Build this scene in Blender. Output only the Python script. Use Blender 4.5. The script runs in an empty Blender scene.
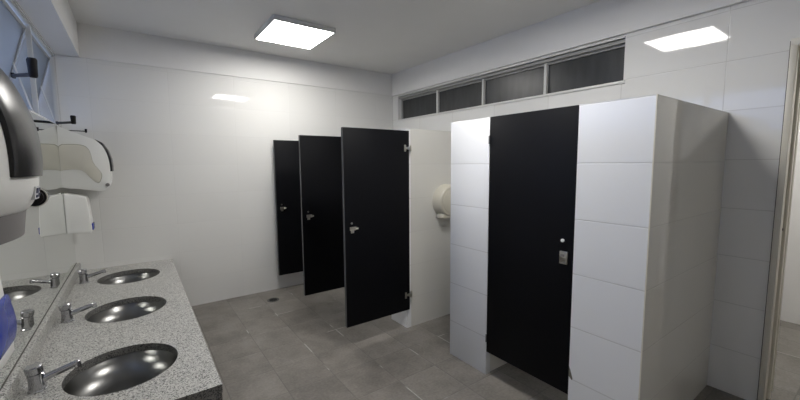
import bpy, bmesh, math, random
from mathutils import Vector, Matrix
random.seed(4)
S = 0.9                       # modelling units -> metres
COL = bpy.context.scene.collection
# ------------------------------------------------------------------ layout
XM, XF, XW, YB = -0.536, 2.124, 3.34, 4.818
ZC, ZB, ZK = 3.03, 2.707, 0.598
YN = -1.7
PH = 1.985                    # partition height

# ------------------------------------------------------------------ materials
def newmat(name):
    m = bpy.data.materials.new(name); m.use_nodes = True
    return m, m.node_tree.nodes, m.node_tree.links, m.node_tree.nodes['Principled BSDF']
def plain(name, col, rough=0.5, metal=0.0, spec=0.5, coat=0.0, emit=None, es=0.0, trans=0.0, noise=0.0, nscale=20):
    m, N, L, b = newmat(name)
    b.inputs['Base Color'].default_value = (*col, 1)
    b.inputs['Roughness'].default_value = rough
    b.inputs['Metallic'].default_value = metal
    b.inputs['Specular IOR Level'].default_value = spec
    b.inputs['Coat Weight'].default_value = coat
    b.inputs['Transmission Weight'].default_value = trans
    if emit:
        b.inputs['Emission Color'].default_value = (*emit, 1)
        b.inputs['Emission Strength'].default_value = es
    if noise:
        g = N.new('ShaderNodeNewGeometry'); n = N.new('ShaderNodeTexNoise'); n.inputs['Scale'].default_value = nscale
        n.inputs['Detail'].default_value = 4
        L.new(g.outputs['Position'], n.inputs['Vector'])
        mx = N.new('ShaderNodeMix'); mx.data_type = 'RGBA'
        mx.inputs[6].default_value = (*[c*(1-noise) for c in col], 1)
        mx.inputs[7].default_value = (*[min(1, c*(1+noise)) for c in col], 1)
        L.new(n.outputs['Fac'], mx.inputs[0]); L.new(mx.outputs[2], b.inputs['Base Color'])
    return m
def mth(N, L, op, a, b=None, c=None):
    n = N.new('ShaderNodeMath'); n.operation = op
    for i, v in enumerate((a, b, c)):
        if v is None: continue
        if isinstance(v, (int, float)): n.inputs[i].default_value = v
        else: L.new(v, n.inputs[i])
    return n.outputs[0]
def joint(N, L, coord, off, per, w):
    """(mask of the joint, tile index) along one world coordinate given in modelling units"""
    t = mth(N, L, 'DIVIDE', mth(N, L, 'SUBTRACT', mth(N, L, 'DIVIDE', coord, S), off), per)
    fl = mth(N, L, 'FLOOR', t); fr = mth(N, L, 'SUBTRACT', t, fl)
    d = mth(N, L, 'MULTIPLY', mth(N, L, 'MINIMUM', fr, mth(N, L, 'SUBTRACT', 1.0, fr)), per)
    m = N.new('ShaderNodeMapRange'); m.inputs[1].default_value = w*0.35; m.inputs[2].default_value = w
    m.inputs[3].default_value = 1; m.inputs[4].default_value = 0
    L.new(d, m.inputs[0])
    return m.outputs[0], fl
def tile_mat(name, col, jcol, specs, rough=0.1, var=0.03, jamt=1.0, wave=0.002, spec=0.5):
    """specs: list of (axis, offset, period, joint width)"""
    m, N, L, b = newmat(name)
    g = N.new('ShaderNodeNewGeometry'); sp = N.new('ShaderNodeSeparateXYZ'); L.new(g.outputs['Position'], sp.inputs[0])
    mask = None; cx = N.new('ShaderNodeCombineXYZ')
    for i, (ax, off, per, w) in enumerate(specs):
        mk, fl = joint(N, L, sp.outputs['XYZ'.index(ax)], off, per, w)
        L.new(fl, cx.inputs[i])
        mask = mk if mask is None else mth(N, L, 'MAXIMUM', mask, mk)
    wn = N.new('ShaderNodeTexWhiteNoise'); wn.noise_dimensions = '3D'; L.new(cx.outputs[0], wn.inputs['Vector'])
    v = mth(N, L, 'MULTIPLY_ADD', wn.outputs['Value'], var, 1-var)
    sc = N.new('ShaderNodeVectorMath'); sc.operation = 'SCALE'; sc.inputs[0].default_value = col; L.new(v, sc.inputs['Scale'])
    mx = N.new('ShaderNodeMix'); mx.data_type = 'RGBA'
    L.new(mth(N, L, 'MULTIPLY', mask, jamt), mx.inputs[0]); L.new(sc.outputs[0], mx.inputs[6]); mx.inputs[7].default_value = (*jcol, 1)
    L.new(mx.outputs[2], b.inputs['Base Color'])
    b.inputs['Roughness'].default_value = rough
    b.inputs['Specular IOR Level'].default_value = spec
    n = N.new('ShaderNodeTexNoise'); n.inputs['Scale'].default_value = 2.2; n.inputs['Detail'].default_value = 1
    off = N.new('ShaderNodeVectorMath'); off.operation = 'MULTIPLY_ADD'      # every tile is bowed a little differently
    L.new(wn.outputs['Color'], off.inputs[0]); off.inputs[1].default_value = (0.25,)*3; L.new(g.outputs['Position'], off.inputs[2])
    L.new(off.outputs[0], n.inputs['Vector'])
    hgt = mth(N, L, 'SUBTRACT', mth(N, L, 'MULTIPLY', n.outputs['Fac'], wave), mth(N, L, 'MULTIPLY', mask, 0.0005))
    bp = N.new('ShaderNodeBump'); bp.inputs['Distance'].default_value = 1.0; bp.inputs['Strength'].default_value = 1.0
    L.new(hgt, bp.inputs['Height']); L.new(bp.outputs[0], b.inputs['Normal'])
    return m
TP = 0.335
WHITE = (0.79, 0.787, 0.77)
M = {}
M['wall_x'] = tile_mat('tile_wall_side', WHITE, (0.42, 0.41, 0.39), [('Z', 0.32, TP, .004), ('Y', 0.79, 0.67, .004)], rough=0.035, jamt=.38)
M['wall_y'] = tile_mat('tile_wall_back', WHITE, (0.55, 0.545, 0.53), [('Z', 0.32, TP, .0035), ('X', 0.35, 0.67, .0035)], rough=0.03, jamt=.12)
M['stall_front_daylit'] = tile_mat('tile_stall_front_daylit', (0.80, 0.81, 0.83), (0.40, 0.39, 0.38), [('Z', 0.305, TP, .0045)], rough=0.16, jamt=.42)  # bluish window daylight put into the white tile colour
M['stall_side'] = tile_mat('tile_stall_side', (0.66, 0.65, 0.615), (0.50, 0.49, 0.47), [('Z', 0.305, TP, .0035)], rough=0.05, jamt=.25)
M['plaster'] = plain('painted_plaster', (0.80, 0.795, 0.785), 0.7, noise=.03, nscale=6)
M['ceiling'] = plain('ceiling_paint', (0.79, 0.787, 0.78), 0.8, noise=.03, nscale=3)
M['black'] = plain('black_laminate', (0.0045, 0.0048, 0.0065), 0.5, spec=.12)
M['black_edge'] = plain('laminate_edge', (0.10, 0.10, 0.105), 0.5)
M['steel'] = plain('satin_steel', (0.62, 0.60, 0.55), 0.28, metal=1)
M['chrome'] = plain('worn_chrome', (0.55, 0.55, 0.57), 0.16, metal=1)
M['alu'] = plain('white_painted_frame', (0.66, 0.66, 0.64), 0.4)
M['grey_frame'] = plain('grey_window_frame', (0.36, 0.36, 0.35), 0.45)
M['cream_frame'] = plain('cream_painted_frame', (0.66, 0.63, 0.55), 0.4)
M['dark_joint'] = plain('dark_sealant', (0.10, 0.095, 0.085), 0.8)  # dark filler in the casing and mirror joints
M['black_plastic'] = plain('black_plastic', (0.010, 0.009, 0.010), 0.6, spec=.2)
M['white_plastic'] = plain('white_plastic', (0.82, 0.82, 0.80), 0.3)
M['cream_plastic'] = plain('cream_plastic', (0.60, 0.57, 0.48), 0.32)
M['beige_panel'] = plain('beige_panel', (0.62, 0.60, 0.53), 0.3)
M['beige_rim'] = plain('beige_panel_rim', (0.32, 0.31, 0.25), 0.4)
M['blue_plastic'] = plain('blue_plastic', (0.012, 0.035, 0.33), 0.25)
M['smoke'] = plain('smoked_plastic', (0.014, 0.014, 0.016), 0.27, spec=.5)
M['smoke_dark'] = plain('smoked_window', (0.006, 0.006, 0.008), 0.6, spec=.08)
M['grey_plastic'] = plain('grey_plastic', (0.20, 0.19, 0.19), 0.45)
M['sticker'] = plain('sticker_paper', (0.60, 0.61, 0.63), 0.5)
M['sticker_ink'] = plain('sticker_ink', (0.03, 0.04, 0.10), 0.5)
M['mirror'] = plain('mirror_silver', (0.83, 0.85, 0.83), 0.015, metal=1)
M['mortar'] = plain('bare_mortar', (0.16, 0.15, 0.125), 0.9, noise=.4, nscale=60)
M['drain'] = plain('drain_metal', (0.10, 0.10, 0.10), 0.5, metal=.5)
M['drain_hole'] = plain('drain_slot', (0.01, 0.01, 0.01), 0.9)
M['panel_light'] = plain('led_diffuser', (0.9, 0.9, 0.9), 0.4, emit=(1.0, 0.975, 0.93), es=8.8)
M['panel_light_strong'] = plain('led_diffuser_new', (0.9, 0.9, 0.9), 0.4, emit=(1.0, 0.975, 0.93), es=12.5)
# dark, streaky panes
m, N, L, b = newmat('dark_pane')
g = N.new('ShaderNodeNewGeometry'); mp = N.new('ShaderNodeMapping'); mp.inputs['Scale'].default_value = (1, 9, 2)
n = N.new('ShaderNodeTexNoise'); n.inputs['Scale'].default_value = 2; n.inputs['Detail'].default_value = 5
L.new(g.outputs['Position'], mp.inputs[0]); L.new(mp.outputs[0], n.inputs['Vector'])
cr = N.new('ShaderNodeValToRGB'); cr.color_ramp.elements[0].color = (.030, .032, .034, 1); cr.color_ramp.elements[1].color = (.05, .053, .055, 1)
cr.color_ramp.elements[0].position = .3; cr.color_ramp.elements[1].position = .75
L.new(n.outputs['Fac'], cr.inputs[0]); L.new(cr.outputs[0], b.inputs['Base Color']); b.inputs['Roughness'].default_value = .3
M['dark_pane'] = m
# obscured daylight glass
m, N, L, b = newmat('obscured_glass')
b.inputs['Base Color'].default_value = (.36, .38, .38, 1); b.inputs['Transmission Weight'].default_value = .7
b.inputs['Roughness'].default_value = .45; b.inputs['IOR'].default_value = 1.45
M['glass'] = m
M['clear_fill_glass'] = plain('clear_fill_glass', (.93, .96, 1.0), 0.0, trans=1.0)
# granite
def granite(name, dark):
    m, N, L, b = newmat(name)
    g = N.new('ShaderNodeNewGeometry')
    v1 = N.new('ShaderNodeTexVoronoi'); v1.inputs['Scale'].default_value = 250; L.new(g.outputs['Position'], v1.inputs['Vector'])
    v2 = N.new('ShaderNodeTexNoise'); v2.inputs['Scale'].default_value = 170; v2.inputs['Detail'].default_value = 5; L.new(g.outputs['Position'], v2.inputs['Vector'])
    sx = N.new('ShaderNodeSeparateColor'); L.new(v1.outputs['Color'], sx.inputs[0])
    f = mth(N, L, 'ADD', mth(N, L, 'MULTIPLY', sx.outputs[0], .6), mth(N, L, 'MULTIPLY', v2.outputs['Fac'], .5))
    cr = N.new('ShaderNodeValToRGB'); e = cr.color_ramp.elements
    k = dark
    e[0].position = .26; e[0].color = (.05*k, .05*k, .048*k, 1)
    e[1].position = .85; e[1].color = (.62*k, .61*k, .58*k, 1)
    for p, c in ((.36, .13), (.45, .38), (.62, .50)):
        q = e.new(p); q.color = (c*k, c*.99*k, c*.95*k, 1)
    L.new(f, cr.inputs[0]); L.new(cr.outputs[0], b.inputs['Base Color'])
    b.inputs['Roughness'].default_value = .28
    return m
M['granite'] = granite('speckled_granite', 1.0); M['granite_shaded'] = granite('shaded_granite_edge', .38)  # second granite is a darkened copy, shade painted into its colour
# brushed bowl steel
m, N, L, b = newmat('brushed_bowl_steel')
b.inputs['Metallic'].default_value = 1; b.inputs['Base Color'].default_value = (.20, .20, .195, 1)
b.inputs['Roughness'].default_value = .28
M['bowl'] = m
# floor
m, N, L, b = newmat('grey_floor_tiles')
FT = .3625
g = N.new('ShaderNodeNewGeometry'); sp = N.new('ShaderNodeSeparateXYZ'); L.new(g.outputs['Position'], sp.inputs[0])
mkx, fx = joint(N, L, sp.outputs[0], 1.168, FT, .006); mky, fy = joint(N, L, sp.outputs[1], 2.522, FT, .006)
cx = N.new('ShaderNodeCombineXYZ'); L.new(fx, cx.inputs[0]); L.new(fy, cx.inputs[1])
wn = N.new('ShaderNodeTexWhiteNoise'); L.new(cx.outputs[0], wn.inputs['Vector'])
n1 = N.new('ShaderNodeTexNoise'); n1.inputs['Scale'].default_value = 3.2; n1.inputs['Detail'].default_value = 6; n1.inputs['Roughness'].default_value = .65
off = N.new('ShaderNodeVectorMath'); off.operation = 'MULTIPLY_ADD'; L.new(wn.outputs['Color'], off.inputs[0]); off.inputs[1].default_value = (9, 9, 9)
L.new(g.outputs['Position'], off.inputs[2]); L.new(off.outputs[0], n1.inputs['Vector'])
n2 = N.new('ShaderNodeTexNoise'); n2.inputs['Scale'].default_value = 60; n2.inputs['Detail'].default_value = 5; L.new(g.outputs['Position'], n2.inputs['Vector'])
f = mth(N, L, 'ADD', mth(N, L, 'MULTIPLY_ADD', n1.outputs['Fac'], .75, -.08), mth(N, L, 'ADD', mth(N, L, 'MULTIPLY', n2.outputs['Fac'], .35), mth(N, L, 'MULTIPLY', wn.outputs['Value'], .10)))
cr = N.new('ShaderNodeValToRGB'); e = cr.color_ramp.elements
e[0].position = .30; e[0].color = (.112, .102, .092, 1); e[1].position = .70; e[1].color = (.262, .243, .220, 1)
L.new(f, cr.inputs[0])
mask = mth(N, L, 'MAXIMUM', mkx, mky)
n3 = N.new('ShaderNodeTexNoise'); n3.inputs['Scale'].default_value = 2.6; n3.inputs['Detail'].default_value = 3; L.new(g.outputs['Position'], n3.inputs['Vector'])
r3 = N.new('ShaderNodeMapRange'); r3.inputs[1].default_value = .56; r3.inputs[2].default_value = .60; L.new(n3.outputs['Fac'], r3.inputs[0])
jc = N.new('ShaderNodeMix'); jc.data_type = 'RGBA'; L.new(r3.outputs[0], jc.inputs[0])
jc.inputs[6].default_value = (.095, .09, .083, 1); jc.inputs[7].default_value = (.42, .41, .38, 1)
mx = N.new('ShaderNodeMix'); mx.data_type = 'RGBA'; L.new(mth(N, L, 'MULTIPLY', mask, mth(N, L, 'MULTIPLY_ADD', r3.outputs[0], .6, .35)), mx.inputs[0]); L.new(cr.outputs[0], mx.inputs[6]); L.new(jc.outputs[2], mx.inputs[7])
L.new(mx.outputs[2], b.inputs['Base Color'])
b.inputs['Roughness'].default_value = .42; b.inputs['Specular IOR Level'].default_value = .4
bp = N.new('ShaderNodeBump'); bp.inputs['Distance'].default_value = .002; bp.inputs['Strength'].default_value = .6
L.new(mth(N, L, 'SUBTRACT', mth(N, L, 'MULTIPLY', n2.outputs['Fac'], .4), mask), bp.inputs['Height']); L.new(bp.outputs[0], b.inputs['Normal'])
M['floor'] = m

# ------------------------------------------------------------------ builders
ORI = {}
class MB:
    def __init__(s): s.bm = bmesh.new()
    def _bev(s, geom_verts, r, seg=2):
        if r <= 0: return
        vs = set(geom_verts)
        es = [e for e in s.bm.edges if e.verts[0] in vs and e.verts[1] in vs]
        bmesh.ops.bevel(s.bm, geom=es, offset=r, segments=seg, profile=.5, affect='EDGES', clamp_overlap=True)
    def box(s, x0, x1, y0, y1, z0, z1, bev=0, seg=2):
        g = bmesh.ops.create_cube(s.bm, size=1)
        for v in g['verts']:
            v.co = Vector(((x0+x1)/2+v.co.x*(x1-x0), (y0+y1)/2+v.co.y*(y1-y0), (z0+z1)/2+v.co.z*(z1-z0)))
        s._bev(g['verts'], bev, seg); return s
    def prism(s, pts, a0, a1, axis='y', bev=0, seg=2):
        """closed outline extruded along an axis; pts are the two other coordinates in xyz order"""
        def P(p, a):
            return {'y': (p[0], a, p[1]), 'x': (a, p[0], p[1]), 'z': (p[0], p[1], a)}[axis]
        lo = [s.bm.verts.new(P(p, a0)) for p in pts]; hi = [s.bm.verts.new(P(p, a1)) for p in pts]
        n = len(pts); fs = [s.bm.faces.new(lo), s.bm.faces.new(list(reversed(hi)))]
        for i in range(n):
            fs.append(s.bm.faces.new((lo[i], hi[i], hi[(i+1) % n], lo[(i+1) % n])))
        bmesh.ops.recalc_face_normals(s.bm, faces=fs)
        if bev > 0:
            es = set()
            for f in fs[:2]: es.update(f.edges)
            bmesh.ops.bevel(s.bm, geom=list(es), offset=bev, segments=seg, profile=.5, affect='EDGES', clamp_overlap=True)
        return s
    def tube(s, p0, p1, r0, r1=None, seg=24, rings=None):
        """solid round bar; rings = [(t, r), ...] along it"""
        p0, p1 = Vector(p0), Vector(p1); d = p1-p0
        if rings is None: rings = [(0, r0), (1, r0 if r1 is None else r1)]
        q = d.to_track_quat('Z', 'Y'); loops = []
        for t, r in rings:
            loops.append([s.bm.verts.new(p0+d*t+q @ Vector((r*math.cos(2*math.pi*k/seg), r*math.sin(2*math.pi*k/seg), 0))) for k in range(seg)])
        for a, b_ in zip(loops, loops[1:]):
            for k in range(seg):
                s.bm.faces.new((a[k], a[(k+1) % seg], b_[(k+1) % seg], b_[k]))
        s.bm.faces.new(list(reversed(loops[0]))); s.bm.faces.new(loops[-1])
        return s
    def lathe(s, c, prof, seg=48, sx=1, sy=1):
        """open surface of revolution about z; prof = [(r, z), ...]"""
        loops = []
        for r, z in prof:
            if r < 1e-5: loops.append([s.bm.verts.new((c[0], c[1], z))]); continue
            loops.append([s.bm.verts.new((c[0]+sx*r*math.cos(2*math.pi*k/seg), c[1]+sy*r*math.sin(2*math.pi*k/seg), z)) for k in range(seg)])
        for a, b_ in zip(loops, loops[1:]):
            for k in range(seg):
                if len(a) == 1 and len(b_) == 1: continue
                if len(b_) == 1: s.bm.faces.new((a[k], a[(k+1) % seg], b_[0]))
                elif len(a) == 1: s.bm.faces.new((a[0], b_[(k+1) % seg], b_[k]))
                else: s.bm.faces.new((a[k], a[(k+1) % seg], b_[(k+1) % seg], b_[k]))
        return s
    def build(s, name, mat, parent=None, origin=None, recalc=True):
        if recalc: bmesh.ops.recalc_face_normals(s.bm, faces=s.bm.faces)
        o0 = ORI[parent.name] if parent else (Vector(origin)*S if origin else Vector((0, 0, 0)))
        for v in s.bm.verts: v.co = v.co*S-o0
        me = bpy.data.meshes.new(name); s.bm.to_mesh(me); s.bm.free()
        me.polygons.foreach_set('use_smooth', [True]*len(me.polygons)); me.set_sharp_from_angle(angle=math.radians(32))
        me.materials.append(M[mat] if isinstance(mat, str) else mat)
        o = bpy.data.objects.new(name, me); COL.objects.link(o)
        if parent: o.parent = parent
        else: o.location = o0
        ORI[o.name] = o0
        return o
def tag(o, label=None, cat=None, group=None, kind=None):
    if label: o['label'] = label
    if cat: o['category'] = cat
    if group: o['group'] = group
    if kind: o['kind'] = kind
    return o
def thing(name, loc, label, cat, group=None):
    o = bpy.data.objects.new(name, None); COL.objects.link(o); o.location = Vector(loc)*S; o.empty_display_size = .05
    ORI[o.name] = Vector(loc)*S
    return tag(o, label, cat, group)
def struct(name, mb, mat, parent=None):
    o = mb.build(name, mat, parent)
    if not parent: o['kind'] = 'structure'
    return o
def copy_tree(o, parent=None):
    c = o.copy(); COL.objects.link(c)
    if parent: c.parent = parent
    for ch in list(o.children): copy_tree(ch, c)
    return c
def dup(o, off, label):
    c = copy_tree(o); c.location = o.location+Vector(off)*S; c['label'] = label
    return c

# ------------------------------------------------------------------ room shell
XC = 5.35          # far wall of the corridor beyond the doorway
T = .29
struct('floor', MB().box(XM-.3, XC+.3, YN-.2, YB+.3, -.12, 0), 'floor')
struct('ceiling', MB().box(XM-.3, XC+.3, YN-.2, YB+.3, ZC, ZC+.12), 'ceiling')
struct('wall_back', MB().box(XM-.3, XW+T, YB, YB+.15, 0, ZB), 'wall_y')
struct('wall_front', MB().box(XM-.3, XW+T, YN-.15, YN, 0, ZC), 'wall_y')
WZ0, WZ1 = 2.03, 2.69          # daylight window band
WY0, WY1 = .05, 4.808
w = MB()
w.box(XM-.2, XM-.012, YN, YB, 0, WZ0)
w.box(XM-.2, XM-.012, YN, WY0, WZ0, ZC)
w.box(XM-.2, XM-.012, WY1, YB, WZ0, ZC); w.box(XM-.2, XM-.012, WY0, WY1, WZ1, ZC)
struct('wall_left', w, 'wall_x')
DY0, DY1, DZ = -.45, .478, 2.385   # doorway
GY0, GY1, GZ0, GZ1 = 1.447, 4.672, 2.318, 2.668
w = MB()
w.box(XW, XW+T, YN, DY0, 0, ZC); w.box(XW, XW+T, DY0, DY1, DZ, ZC)
w.box(XW, XW+T, DY1, GY0, 0, ZC); w.box(XW, XW+T, GY1, YB, 0, ZC)
w.box(XW, XW+T, GY0, GY1, 0, GZ0); w.box(XW, XW+T, GY0, GY1, GZ1, ZC)
struct('wall_right', w, 'wall_x')
# painted beams above the tiling
struct('trim_1', MB().box(XM-.2, -.368, YN, YB+.1, ZB, ZC), 'plaster')
struct('trim_2', MB().box(-.368, XW-.012, YB-.012, YB+.15, ZB, ZC), 'plaster')
struct('trim_3', MB().box(XW-.012, XW+.05, YN, YB, ZB, ZC).box(XW-.03, XW, YN, YB, ZB-.012, ZB+.006, .003), 'plaster')
# corridor beyond the doorway
struct('wall_corridor', MB().box(XC, XC+.15, YN-.2, YB+.3, 0, ZC).box(XW+T, XC, YB-1.5, YB-1.35, 0, ZC).box(XW+T, XC, YN-.15, YN, 0, ZC), 'plaster')

# ------------------------------------------------------------------ doorway casing
dr = bpy.data.objects.new('door_1', None); COL.objects.link(dr); dr.location = Vector((XW, DY1, 0))*S; ORI[dr.name] = dr.location.copy(); dr['kind'] = 'structure'
f = MB()
cw = .03
f.box(XW-.014, XW+.05, DY1-.024, DY1+.008, 0, DZ+.01, .003)
f.box(XW-.014, XW+.05, DY0-.02, DY0+.03, 0, DZ+.01, .003)
f.box(XW-.0148, XW+.049, DY0-.019, DY1+.0075, DZ-.03, DZ+.012, .003)
f.box(XW+.05, XW+T, DY1-.014, DY1, 0, DZ-.02); f.box(XW+.05, XW+T, DY0, DY0+.02, 0, DZ-.02)
f.box(XW+.05, XW+T, DY0, DY1, DZ-.02, DZ)
f.box(XW+.13, XW+.17, DY1-.03, DY1-.012, 0, DZ-.03, .003)      # rebate the leaf closes against
f.box(XW+T-.02, XW+T+.015, DY1-.022, DY1+.03, 0, DZ+.02, .003)
f.build('door_frame', 'cream_frame', dr)
MB().box(XW-.006, XW+.01, DY1+.008, DY1+.012, 0, DZ).build('sealant_gap', 'dark_joint', dr)
MB().tube((XW+.09, DY1-.016, 1.20), (XW+.09, DY1-.022, 1.20), .008).build('strike_plate', 'black_plastic', dr)

# ------------------------------------------------------------------ dark clerestory on the stall side
wn_ = bpy.data.objects.new('window_5', None); COL.objects.link(wn_); wn_.location = Vector((XW, (GY0+GY1)/2, GZ0))*S; ORI[wn_.name] = wn_.location.copy(); wn_['kind'] = 'structure'
XG = XW+.085
f = MB()
f.box(XG-.02, XG+.03, GY0, GY1, GZ0, GZ0+.014); f.box(XW+.02, XG+.03, GY0, GY1, GZ1-.030, GZ1).box(XG-.02, XG+.03, GY0, GY1, GZ1-.050, GZ1-.030)
f.box(XG-.02, XG+.03, GY0, GY0+.015, GZ0, GZ1); f.box(XG-.02, XG+.03, GY1-.02, GY1, GZ0, GZ1)
f.build('window_frame', 'grey_frame', wn_)
mul = [3.83, 3.02, 2.205]
for y in mul:
    MB().box(XG-.035, XG+.03, y-.014, y+.014, GZ0, GZ1, .003).build('mullion', 'alu', wn_)
ed = [GY1]+mul+[GY0]
for a, b_ in zip(ed, ed[1:]):
    MB().box(XG, XG+.008, b_+.006, a-.006, GZ0+.006, GZ1-.050).build('window_pane', 'dark_pane', wn_)
MB().box(XW-.012, XG-.02, GY0-.012, GY1, GZ0-.018, GZ0+.006, .003).build('window_sill', 'alu', wn_)
struct('trim_4', MB().box(XW-.008, XG-.02, GY0, GY1, GZ1, GZ1+.014, .002), 'alu')

# ------------------------------------------------------------------ daylight windows over the mirror
XP = -.575
edges = [4.805, 3.85, 2.90, 1.95, 1.00, .05]
pitch = .95
def day_window(n, y1, y0, stay):
    w_ = bpy.data.objects.new('window_%d' % n, None); COL.objects.link(w_); w_.location = Vector((XP, (y0+y1)/2, WZ0))*S; ORI[w_.name] = w_.location.copy(); w_['kind'] = 'structure'
    f = MB()
    f.box(XP-.012, XP+.016, y0, y1, WZ1-.012, WZ1+.016, .002); f.box(XP-.012, XP+.020, y0, y1, WZ0-.015, WZ0+.008, .002)
    f.box(XP-.010, XP+.018, y0, y0+.013, WZ0, WZ1); f.box(XP-.010, XP+.018, y1-.013, y1, WZ0, WZ1)
    f.build('window_frame', 'alu', w_)
    # top-hung sash pushed open
    a = math.radians(15.5); hz = WZ1-.025; Ls = WZ1-WZ0-.04
    def sw(mb):
        R_ = Matrix.Translation((XP-.012, 0, hz)) @ Matrix.Rotation(a, 4, 'Y')
        for v in mb.bm.verts: v.co = R_ @ v.co
        return mb
    s0, s1 = y0+.014, y1-.014
    f = MB()
    f.box(-.010, .010, s0, s0+.022, -Ls, 0); f.box(-.010, .010, s1-.022, s1, -Ls, 0)
    f.box(-.010, .010, s0, s1, -.022, 0); f.box(-.010, .010, s0, s1, -Ls, -Ls+.026)
    sash = sw(f).build('sash', 'grey_frame', w_)
    g_ = MB().box(-.002, .002, s0+.02, s1-.02, -Ls+.02, -.02)
    sw(g_).build('window_pane', 'glass' if n < 3 else 'clear_fill_glass', sash)  # unseen bays have clear glass, added to let in more daylight
    tip = sw_pt = Matrix.Translation((XP-.012, 0, hz)) @ Matrix.Rotation(a, 4, 'Y') @ Vector((0, s1-.03, -Ls*.45))
    MB().tube(tip, (XP-.01, y1-.035, WZ0+.02), .006, seg=10).build('stay_bar', 'alu', w_)
    return w_
for i in range(5):
    day_window(i+1, edges[i], edges[i+1], True)
    # bring numbering: 1..4 and 6 keep the dark clerestory as window_5
for o in list(bpy.data.objects):
    if o.name == 'window_5.001': o.name = 'window_6'

def crank(base, tip, kr, kh, label, grp, ar=.0105):
    t = thing('window_crank', base, label, 'window handle', grp)
    bx, by, bz = base
    MB().box(bx-.008, bx+.008, by-.022, by+.022, bz-.014, bz+.014, .003).build('mount', 'black_plastic', t)
    MB().tube(base, tip, ar, seg=14).build('arm', 'black_plastic', t)
    MB().tube((tip[0], tip[1], tip[2]-.014), (tip[0], tip[1], tip[2]+kh), kr, seg=20,
              rings=[(0, kr*.75), (.1, kr*.95), (.55, kr), (.9, kr*1.1), (1, kr*.9)]).build('knob', 'black_plastic', t)
    return t
crank((-.552, 3.16, 2.19), (-.383, 2.60, 2.108), .019, .080, 'black window crank on the window nearer the camera, above the smoked dispenser', 'black cranks of the windows over the mirror')
crank((-.552, 4.60, 2.046), (-.386, 4.05, 2.010), .017, .055, 'small black window crank in the far corner above the white towel dispenser', 'black cranks of the windows over the mirror')

crank((-.545, 4.76, 1.994), (-.365, 4.73, 1.990), .009, .022, 'smallest black crank arm, lowest and nearest the back wall above the white towel dispenser', 'black cranks of the windows over the mirror', .0045)
# ------------------------------------------------------------------ mirror, counter, backsplash
ZS = .684
t = thing('wall_mirror', (XM, 2.6, ZS), 'long frameless wall mirror between the granite backsplash and the windows', 'mirror')
MB().box(XM-.012, XM, .35, YB-.006, ZS, 2.014).build('mirror_glass', 'mirror', t)
MB().box(XM-.002, XM+.0025, .35, YB-.006, ZS+.001, ZS+.0045).build('sealant_bead', 'dark_joint', t)

KX, KY0 = .275, 1.862
sinks = [(-.113, 2.345), (-.11, 3.315), (-.106, 4.30)]
RX, RY = .243, .257
ct = thing('granite_countertop', (XM, 3.3, ZK), 'speckled grey granite countertop with three round cut-outs under the mirror', 'countertop')
def slab(z0, z1, x0, x1, y0, y1, holes):
    cu = bpy.data.curves.new('slab', 'CURVE'); cu.dimensions = '2D'; cu.fill_mode = 'BOTH'; cu.extrude = (z1-z0)/2
    def spl(pts):
        s_ = cu.splines.new('POLY'); s_.points.add(len(pts)-1); s_.use_cyclic_u = True
        for p, q in zip(s_.points, pts): p.co = (q[0], q[1], 0, 1)
    spl([(x0, y0), (x1, y0), (x1, y1), (x0, y1)])
    for cx_, cy_ in holes:
        spl([(cx_+RX*math.cos(2*math.pi*k/72), cy_+RY*math.sin(2*math.pi*k/72)) for k in range(72)])
    ob = bpy.data.objects.new('slab', cu); COL.objects.link(ob)
    dg = bpy.context.evaluated_depsgraph_get(); me = bpy.data.meshes.new_from_object(ob.evaluated_get(dg))
    bpy.data.objects.remove(ob); bpy.data.curves.remove(cu)
    mb = MB(); mb.bm.from_mesh(me); bpy.data.meshes.remove(me)
    bmesh.ops.remove_doubles(mb.bm, verts=mb.bm.verts, dist=1e-5)
    for v in mb.bm.verts: v.co.z += (z0+z1)/2
    return mb
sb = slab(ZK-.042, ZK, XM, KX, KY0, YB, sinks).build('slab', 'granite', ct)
sb.data.materials.append(M['granite_shaded'])            # upright faces: shade put into a darker copy of the granite
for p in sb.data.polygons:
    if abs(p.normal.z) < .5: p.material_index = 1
MB().box(KX-.03, KX-.001, KY0+.001, YB, ZK-.12, ZK-.042, .002).box(XM, KX-.03, KY0+.001, KY0+.03, ZK-.12, ZK-.042, .002).build('apron', 'granite_shaded', ct)
MB().box(XM, -.507, KY0, YB, ZK, ZS+.001, .003).build('backsplash', 'granite', ct)
for y in (KY0+.16, 2.83, 3.81, YB-.12):
    bk = MB().prism([(XM, ZK-.042), (KX-.08, ZK-.042), (KX-.08, ZK-.10), (XM+.08, .18), (XM, .18)], y-.02, y+.02)
    bk.build('support_bracket', 'grey_frame', ct)

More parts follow.
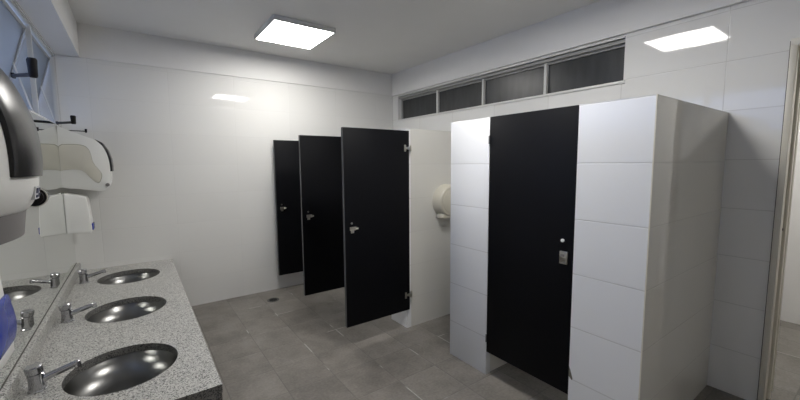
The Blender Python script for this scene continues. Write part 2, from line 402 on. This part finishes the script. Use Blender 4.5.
def sink(c, label):
    x, y = c
    t = thing('sink_bowl', (x, y, ZK-.15), label, 'sink', 'round steel bowls in the granite counter')
    k = RY/RX
    prof = [(RX+.020, ZK-.043), (RX+.013, ZK-.043), (RX+.009, ZK-.047), (RX-.002, ZK-.075), (RX-.030, ZK-.110), (RX-.07, ZK-.138), (RX-.12, ZK-.150), (.04, ZK-.156), (.030, ZK-.158), (.026, ZK-.168), (0, ZK-.168)]
    back = [(.0, ZK-.172), (.030, ZK-.172), (.035, ZK-.162), (RX-.118, ZK-.154), (RX-.066, ZK-.142), (RX-.026, ZK-.113), (RX+.001, ZK-.077), (RX+.012, ZK-.05), (RX+.020, ZK-.0445)]
    MB().lathe((x, y), prof+back, sx=1, sy=k, seg=72).build('bowl', 'bowl', t)
    d = MB().lathe((x, y), [(.0, ZK-.1535), (.012, ZK-.1535), (.024, ZK-.1535), (.030, ZK-.1555), (.030, ZK-.1585), (0, ZK-.1585)], seg=32).build('drain', 'chrome', t)
    h = MB()
    for q in range(6):
        a = q*math.pi/3; h.tube((x+.014*math.cos(a), y+.014*math.sin(a), ZK-.1540), (x+.014*math.cos(a), y+.014*math.sin(a), ZK-.1530), .0035, seg=10)
    h.build('drain_holes', 'drain_hole', d)
    return t
s0 = sink(sinks[0], 'round stainless steel bowl nearest the camera in the granite counter')
for c, lb in ((sinks[1], 'middle one of the three round steel bowls in the granite counter'), (sinks[2], 'round steel bowl at the far end of the counter by the back wall')):
    dup(s0, (c[0]-sinks[0][0], c[1]-sinks[0][1], 0), lb)

def tap(x, y, label):
    t = thing('push_tap', (x, y, ZK), label, 'tap', 'chrome taps along the mirror')
    MB().tube((x, y, ZK), (x, y, ZK+.085), .031, rings=[(0, .036), (.05, .036), (.09, .032), (.5, .0305), (.97, .0305), (1, .027)], seg=40).build('body', 'chrome', t)
    c = MB().tube((x-.002, y-.002, ZK+.085), (x-.008, y-.002, ZK+.122), .033, rings=[(0, .024), (.08, .024), (.14, .032), (.85, .0335), (1, .029)], seg=40).build('push_cap', 'chrome', t)
    sp_ = MB().tube((x+.022, y, ZK+.050), (x+.150, y+.012, ZK+.083), .0145, rings=[(0, .020), (.08, .0185), (.15, .0165), (.93, .0150), (1, .012)], seg=28).build('spout', 'chrome', t)
    MB().tube((x+.143, y+.011, ZK+.094), (x+.147, y+.011, ZK+.060), .014, rings=[(0, .010), (.12, .0145), (.9, .0145), (1, .011)], seg=28).build('nozzle', 'chrome', sp_)
    return t
t0 = tap(-.440, 2.335, 'chrome push tap beside the nearest of the three steel bowls')
dup(t0, (0, .95, 0), 'chrome push tap beside the middle one of the three steel bowls')
dup(t0, (0, 1.97, 0), 'chrome push tap at the far end of the counter by the back wall')

# ------------------------------------------------------------------ towel and soap dispensers on the mirror wall
def smooth_outline(pts, n=2):
    for _ in range(n):
        q = []
        for i in range(len(pts)):
            a, b_ = pts[i], pts[(i+1) % len(pts)]
            q += [(a[0]*.75+b_[0]*.25, a[1]*.75+b_[1]*.25), (a[0]*.25+b_[0]*.75, a[1]*.25+b_[1]*.75)]
        pts = q
    return pts
# far dispenser: white body, arch cut under it, thin smoked cover on the front
FY0, FY1 = 4.40, 4.72
t = thing('towel_dispenser', (XM, (FY0+FY1)/2, 1.42), 'white towel dispenser with beige side panel on the mirror in the far corner', 'towel dispenser')
def X(p): return (XM+p[0], p[1])
body = [(.0, 1.50), (0, 2.003), (.004, 2.003), (.11, 1.955), (.17, 1.925), (.245, 1.897), (.30, 1.845), (.330, 1.77), (.346, 1.68), (.346, 1.53), (.335, 1.47), (.300, 1.425), (.262, 1.418), (.20, 1.43), (.12, 1.445), (.0, 1.455)]
MB().prism([X(p) for p in smooth_outline(body, 2)], FY0, FY1, bev=.008).build('body', 'white_plastic', t)
cov_o = [(.246, 1.902), (.302, 1.868), (.338, 1.80), (.358, 1.72), (.362, 1.65), (.361, 1.60), (.343, 1.60), (.343, 1.68), (.330, 1.76), (.300, 1.84)]
MB().prism([X(p) for p in cov_o], FY0+.012, FY1-.012, bev=.004).build('front_cover', 'smoke', t)
pan = [(-.02, 1.605), (-.02, 1.835), (.10, 1.845), (.185, 1.835), (.215, 1.77), (.222, 1.68), (.262, 1.62), (.285, 1.57), (.262, 1.50), (.235, 1.50), (.190, 1.555), (.165, 1.60), (.12, 1.625), (.03, 1.62)]
pan = smooth_outline(pan, 2)
pan = [(max(p[0], .0005), p[1]) for p in pan]
c0 = (sum(p[0] for p in pan)/len(pan), sum(p[1] for p in pan)/len(pan))
big = [(max(c0[0]+(p[0]-c0[0])*1.03, .0002), c0[1]+(p[1]-c0[1])*1.03) for p in pan]
sp_ = MB().prism([X(p) for p in pan], FY0-.006, FY0+.002, bev=.001).build('side_panel', 'beige_panel', t)
MB().prism([X(p) for p in big], FY0-.003, FY0+.002).build('panel_rim', 'beige_rim', sp_)
MB().tube((XM+.318, FY0+.004, 1.475), (XM+.318, FY0-.014, 1.475), .016, seg=20).build('lock_knob', 'grey_plastic', t)

# near dispenser
def bulge(mb, y0, y1, b, k=1.05, n=12):
    yc, hw = (NY0+NY1)/2, (NY1-NY0)/2
    for i in range(1, n):
        y = y0+(y1-y0)*i/n
        bmesh.ops.bisect_plane(mb.bm, geom=mb.bm.verts[:]+mb.bm.edges[:]+mb.bm.faces[:], plane_co=(0, y, 0), plane_no=(0, 1, 0))
    for v in mb.bm.verts:
        d = v.co.x-XM
        if d > 0: v.co.x = XM+d*k-b*((v.co.y-yc)/hw)**2*min(1, d/.3)
    return mb
NY0, NY1 = 1.035, 1.365
t = thing('towel_dispenser', (XM, (NY0+NY1)/2, 1.47), 'large towel dispenser with dark smoked front at the left edge, nearest the camera', 'towel dispenser')
body = [(0, 1.60), (0, 1.966), (.10, 1.966), (.20, 1.941), (.256, 1.898), (.290, 1.855), (.313, 1.795), (.328, 1.735), (.3325, 1.67), (.330, 1.60), (.318, 1.565), (.305, 1.546), (.28, 1.54), (.10, 1.54), (.03, 1.54)]
bulge(MB().prism([X(p) for p in smooth_outline(body, 3)], NY0, NY1, bev=.012, seg=3), NY0, NY1, .035).build('body', 'white_plastic', t)
outer = [(.10, 1.975), (.20, 1.950), (.262, 1.905), (.296, 1.862), (.320, 1.80), (.335, 1.74), (.3395, 1.67), (.3365, 1.628)]
inner = [(.326, 1.628), (.327, 1.67), (.322, 1.735), (.306, 1.795), (.284, 1.855), (.25, 1.893), (.19, 1.930), (.10, 1.955)]
def dens(p, n=6):
    """Catmull-Rom through the points"""
    r = []
    for i in range(len(p)-1):
        a = p[max(i-1, 0)]; b_ = p[i]; c = p[i+1]; d = p[min(i+2, len(p)-1)]
        for k in range(n):
            u = k/n
            r.append(tuple(.5*(2*b_[j]+(c[j]-a[j])*u+(2*a[j]-5*b_[j]+4*c[j]-d[j])*u*u+(3*b_[j]-a[j]-3*c[j]+d[j])*u**3) for j in (0, 1)))
    r.append(p[-1]); return r
cov = bulge(MB().prism([X(p) for p in dens(outer)+dens(inner)], NY0+.040, NY1-.002, bev=.003, seg=2), NY0+.040, NY1-.002, .035).build('smoked_cover', 'smoke', t)
chute = [(.02, 1.55), (.304, 1.552), (.296, 1.488), (.262, 1.474), (.05, 1.492)]
ch = bulge(MB().prism([X(p) for p in chute], NY0+.01, NY1-.006, bev=.004), NY0+.01, NY1-.006, .035).build('towel_chute', 'grey_plastic', t)
MB().box(XM+.275, XM+.3, NY0+.02, NY1-.18, 1.522, 1.545).build('outlet_slot', 'black_plastic', ch)
kn = MB().tube((XM+.310, NY1-.003, 1.568), (XM+.310, NY1+.040, 1.568), .024, seg=32, rings=[(0, .020), (.3, .020), (.35, .025), (.9, .026), (1, .023)]).build('lock_knob', 'black_plastic', t)
MB().tube((XM+.310, NY1+.012, 1.568), (XM+.310, NY1+.018, 1.568), .0275, seg=32).build('metal_ring', 'steel', kn)
st = bulge(MB().prism([X(p) for p in [(.322, 1.604), (.3310, 1.604), (.3275, 1.574), (.318, 1.574)]], NY1-.185, NY1-.130), NY1-.185, NY1-.130, .035, n=4).build('sticker', 'sticker', t)
ink = MB()
for a, b_, c, d in ((-.079, -.058, 1.588, 1.600), (-.054, -.042, 1.592, 1.600), (-.054, -.042, 1.579, 1.587), (-.078, -.062, 1.578, 1.584)):
    ink.prism([X((.322, d)), X((.3290+(d-1.574)*.1+.0008, d)), X((.3290+(c-1.574)*.1+.0001, c)), X((.322, c))], NY1+a-.098, NY1+b_-.098)
bulge(ink, NY1-.177, NY1-.140, .035, n=3)
ink.build('printed_mark', 'sticker_ink', st)

def soap(y0, y1, blue, label):
    t = thing('soap_dispenser', (XM, (y0+y1)/2, 1.03), label, 'soap dispenser')
    o = [(0, 1.045), (0, 1.405), (.012, 1.405), (.150, 1.368), (.160, 1.345), (.176, 1.09), (.176, 1.05), (.165, 1.032), (.02, 1.045)]
    MB().prism([X(p) for p in o], y0, y1, bev=.008, seg=3).build('body', 'white_plastic', t)
    MB().prism([X(p) for p in [(.015, 1.403), (.150, 1.367), (.152, 1.375), (.015, 1.412)]], y0+.006, y1-.006, bev=.001).build('lid', 'white_plastic', t)
    if blue == 'button':
        MB().box(XM+.172, XM+.186, y0+.03, y1-.03, 1.055, 1.115, .005).build('push_button', 'blue_plastic', t)
    else:
        q = dens([(.01, 1.20), (.10, 1.205), (.166, 1.238), (.180, 1.20), (.186, 1.14), (.178, 1.085), (.150, 1.040), (.09, 1.018), (.01, 1.015)])
        MB().prism([X(p) for p in q], y0-.006, y1+.006, bev=.006, seg=3).build('push_lever', 'blue_plastic', t)
        MB().tube((XM+.10, (y0+y1)/2, 1.022), (XM+.10, (y0+y1)/2, .995), .012, seg=16).build('spout', 'white_plastic', t)
    return t
soap(4.40, 4.60, 'button', 'small white soap dispenser with sloping lid below the far towel dispenser')
soap(1.49, 1.69, 'lever', 'white soap dispenser with a blue lever at the left edge near the first tap')

# ------------------------------------------------------------------ stalls
def hinge(x, y, z, parent):
    """pair of leaves and knuckle on the near face of a door standing at right angles to the fronts"""
    h = MB()
    h.box(x-.062, x-.040, y-.010, y, z-.032, z+.032, .006)
    h.box(x+.004, x+.026, y-.010, y, z-.032, z+.032, .006)
    h.box(x-.045, x+.012, y-.009, y, z-.011, z+.011, .003)
    h.tube((x-.012, y-.010, z-.014), (x-.012, y-.010, z+.014), .008, seg=14)
    return h.build('hinge', 'steel', parent)
DTH = .032
def open_door(yh, xd0, ztop, zbot, label):
    """door leaf open at 90 degrees; its near face is at y = yh"""
    t = thing('stall_door', (XF, yh+DTH/2, zbot), label, 'door', 'black stall doors standing open')
    x1 = XF+.012
    leaf = MB().box(xd0, x1, yh, yh+DTH, zbot, ztop, .0015).build('door_leaf', 'black', t)
    MB().box(xd0-.0012, xd0+.002, yh+.001, yh+DTH-.001, zbot+.002, ztop-.002).build('edge_strip', 'black_edge', t)
    for z in (zbot+.155, ztop-.165): hinge(x1, yh, z, t)
    lt = MB()
    lt.box(xd0+.045, xd0+.108, yh-.012, yh, 1.072, 1.104, .004); lt.box(xd0+.050, xd0+.082, yh-.016, yh-.01, 1.050, 1.078, .004)
    lt.tube((xd0+.095, yh-.014, 1.085), (xd0+.122, yh-.014, 1.088), .009, seg=14)
    l_ = lt.build('latch', 'steel', t)
    MB().tube((xd0+.066, yh, 1.136), (xd0+.066, yh-.006, 1.136), .009, seg=16).build('key_button', 'steel', t)
    return t
Y3, Y2 = 2.812, 3.806
d3 = open_door(Y3, 1.437, 1.962, .203, 'black stall door standing open, nearest and largest of the three')
dup(d3, (0, Y2-Y3, 0), 'black stall door standing open, middle one of the three')
dup(d3, (.008, 4.725-Y3, 0), 'black stall door standing open against the back wall, farthest of the three')

PT = .055
def partition(y, yf, label):
    """divider at right angles to the fronts (near face at y) with the short front panel that returns towards the back wall"""
    t = thing('stall_partition', (XF, y, 0), label, 'partition', 'white tiled stall partitions')
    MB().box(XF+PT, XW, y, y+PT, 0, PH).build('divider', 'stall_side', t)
    MB().box(XF, XF+PT, y, yf, 0, PH).build('front_panel', 'stall_front_daylit', t)
    return t
P3Y, P2Y = Y3+DTH+.002, Y2+DTH+.002
partition(P3Y, 3.12, 'white tiled stall partition behind the nearest open black door, holding the round paper dispenser')
partition(P2Y, 4.06, 'white tiled stall partition hinging the middle open black door')

# end cubicle: two tiled fronts, a divider and the side wall
PB = .003
t = thing('stall_partition', (XF, 2.02, 0), 'narrow white tiled front panel left of the closed black door', 'partition', 'white tiled stall partitions')
MB().box(XF, XF+PT, 1.822, 2.226, 0, PH, PB).build('front_panel', 'stall_front_daylit', t)
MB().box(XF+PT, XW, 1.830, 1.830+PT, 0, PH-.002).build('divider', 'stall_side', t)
t = thing('stall_partition', (XF, .96, 0), 'white tiled corner wall of the end cubicle right of the closed black door', 'partition', 'white tiled stall partitions')
MB().box(XF, XF+PT, .7605, 1.153, 0, PH).build('front_panel', 'stall_front_daylit', t)
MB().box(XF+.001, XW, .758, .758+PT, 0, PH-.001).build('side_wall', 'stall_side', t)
MB().box(XF-.0015, XF+.004, .7570, .7625, 0, PH).build('corner_bead', 'cream_frame', t)
MB().prism([(1.1535, .385), (1.144, .362), (1.128, .312), (1.131, .300), (1.1535, .318)], XF-.0012, XF+.01, axis='x').build('chipped_tile', 'mortar', t)
# closed door
t = thing('stall_door', (XF+.004, 1.49, .19), 'closed black stall door between two white tiled panels', 'door')
MB().box(XF+.003, XF+.003+DTH, 1.156, 1.819, .190, 1.985, .0015).build('door_leaf', 'black', t)
lk = MB().box(XF-.008, XF+.003, 1.188, 1.240, 1.022, 1.102, .003).build('lock_plate', 'steel', t)
MB().box(XF-.0095, XF-.007, 1.206, 1.232, 1.068, 1.084).box(XF-.0095, XF-.007, 1.196, 1.230, 1.032, 1.036).build('indicator_slot', 'grey_plastic', lk)
MB().tube((XF+.003, 1.222, 1.170), (XF-.012, 1.222, 1.170), .014, seg=20, rings=[(0, .007), (.4, .007), (.5, .011), (.9, .011), (1, .008)]).build('turn_knob', 'white_plastic', t)
for z in (.30, 1.82):
    MB().tube((XF-.002, 1.820, z-.03), (XF-.002, 1.820, z+.03), .005, seg=12).build('hinge', 'black_edge', t)

# round jumbo paper dispenser on the near face of the partition behind door three
cx_, cz_ = 2.632, 1.262; RR = .172
t = thing('toilet_paper_dispenser', (cx_, P3Y, cz_), 'round cream toilet paper dispenser on the white partition, half hidden by the cubicle', 'paper dispenser')
MB().tube((cx_, P3Y, cz_), (cx_, P3Y-.115, cz_), RR, seg=64, rings=[(0, RR), (.55, RR*.985), (.62, RR*.97), (.9, RR*.93), (1, RR*.86)]).build('housing', 'cream_plastic', t)
MB().tube((cx_, P3Y-.113, cz_), (cx_, P3Y-.122, cz_), RR*.72, seg=64, rings=[(0, RR*.74), (.7, RR*.73), (1, RR*.69)]).build('front_cover', 'cream_plastic', t)
MB().box(cx_-.125, cx_+.125, P3Y-.105, P3Y-.004, cz_-RR-.002, cz_-RR*.72, .012).build('tear_bar', 'cream_plastic', t)

# ------------------------------------------------------------------ floor drain
dx_, dy_ = 1.272, 4.445
t = thing('floor_drain', (dx_, dy_, 0), 'small round metal floor drain in the grey tiles before the back wall', 'drain')
MB().lathe((dx_, dy_), [(.070, 0), (.070, .003), (.055, .004), (.052, .002), (0, .002)], seg=40).build('grate', 'drain', t)
sl = MB()
for k in range(-3, 4):
    hw = math.sqrt(.046**2-(k*.013)**2); sl.box(dx_-hw, dx_+hw, dy_+k*.013-.0035, dy_+k*.013+.0035, .0012, .0032)
sl.build('slots', 'drain_hole', t)

# ------------------------------------------------------------------ ceiling panels
def lamp(x0, x1, y0, y1, label, mat='panel_light'):
    cx2, cy2 = (x0+x1)/2, (y0+y1)/2
    t = thing('ceiling_light', (cx2, cy2, ZC), label, 'ceiling light', 'square ceiling light panels')
    f = MB(); z0 = ZC-.048
    f.box(x0-.014, x0, y0-.014, y1+.014, z0, ZC, .002); f.box(x1, x1+.014, y0-.014, y1+.014, z0, ZC, .002)
    f.box(x0, x1, y0-.014, y0, z0, ZC, .002); f.box(x0, x1, y1, y1+.014, z0, ZC, .002)
    f.build('frame', 'alu', t)
    MB().box(x0, x1, y0, y1, z0+.003, z0+.012).build('diffuser', mat, t)
    return t
l1 = lamp(1.135, 1.735, 3.54, 4.18, 'square white light panel on the ceiling before the back wall')
lamp(1.335, 1.935, 1.25, 1.86, 'square light panel overhead, seen only as a reflection in the wall tiles', 'panel_light_strong')
dup(l1, (4.45-1.435, .2-3.86, 0), 'light panel on the corridor ceiling beyond the doorway')

# ------------------------------------------------------------------ daylight, camera, view
wd = bpy.data.worlds.new('World'); bpy.context.scene.world = wd; wd.use_nodes = True
bg = wd.node_tree.nodes['Background']; bg.inputs[0].default_value = (.165, .225, .40, 1); bg.inputs[1].default_value = 2.5

fpx = 366.108; yaw, pit, rol = .6241, .0986, -.0078
cyw, syw, cp, sp_, crr, srr = math.cos(yaw), math.sin(yaw), math.cos(pit), math.sin(pit), math.cos(rol), math.sin(rol)
fw = Vector((syw*cp, cyw*cp, -sp_)); rt = Vector((cyw, -syw, 0)); up = rt.cross(fw)
r2 = rt*crr+up*srr; u2 = -rt*srr+up*crr
cam = bpy.data.cameras.new('Camera'); co = bpy.data.objects.new('Camera', cam); COL.objects.link(co)
cam.sensor_fit = 'HORIZONTAL'; cam.sensor_width = 36; cam.lens = fpx*36/800; cam.clip_start = .02
mt = Matrix((r2, u2, -fw)).transposed().to_4x4(); mt.translation = Vector((0, 0, 1.65*S)); co.matrix_world = mt
sc = bpy.context.scene; sc.camera = co
sc.view_settings.view_transform = 'Standard'; sc.view_settings.look = 'None'; sc.view_settings.gamma = 1
sc.view_settings.use_curve_mapping = False; sc.view_settings.exposure = 1.52
sc.cycles.max_bounces = 10; sc.cycles.diffuse_bounces = 6; sc.cycles.glossy_bounces = 5; sc.cycles.transmission_bounces = 6
sc.cycles.use_denoising = True; sc.cycles.sample_clamp_indirect = 6
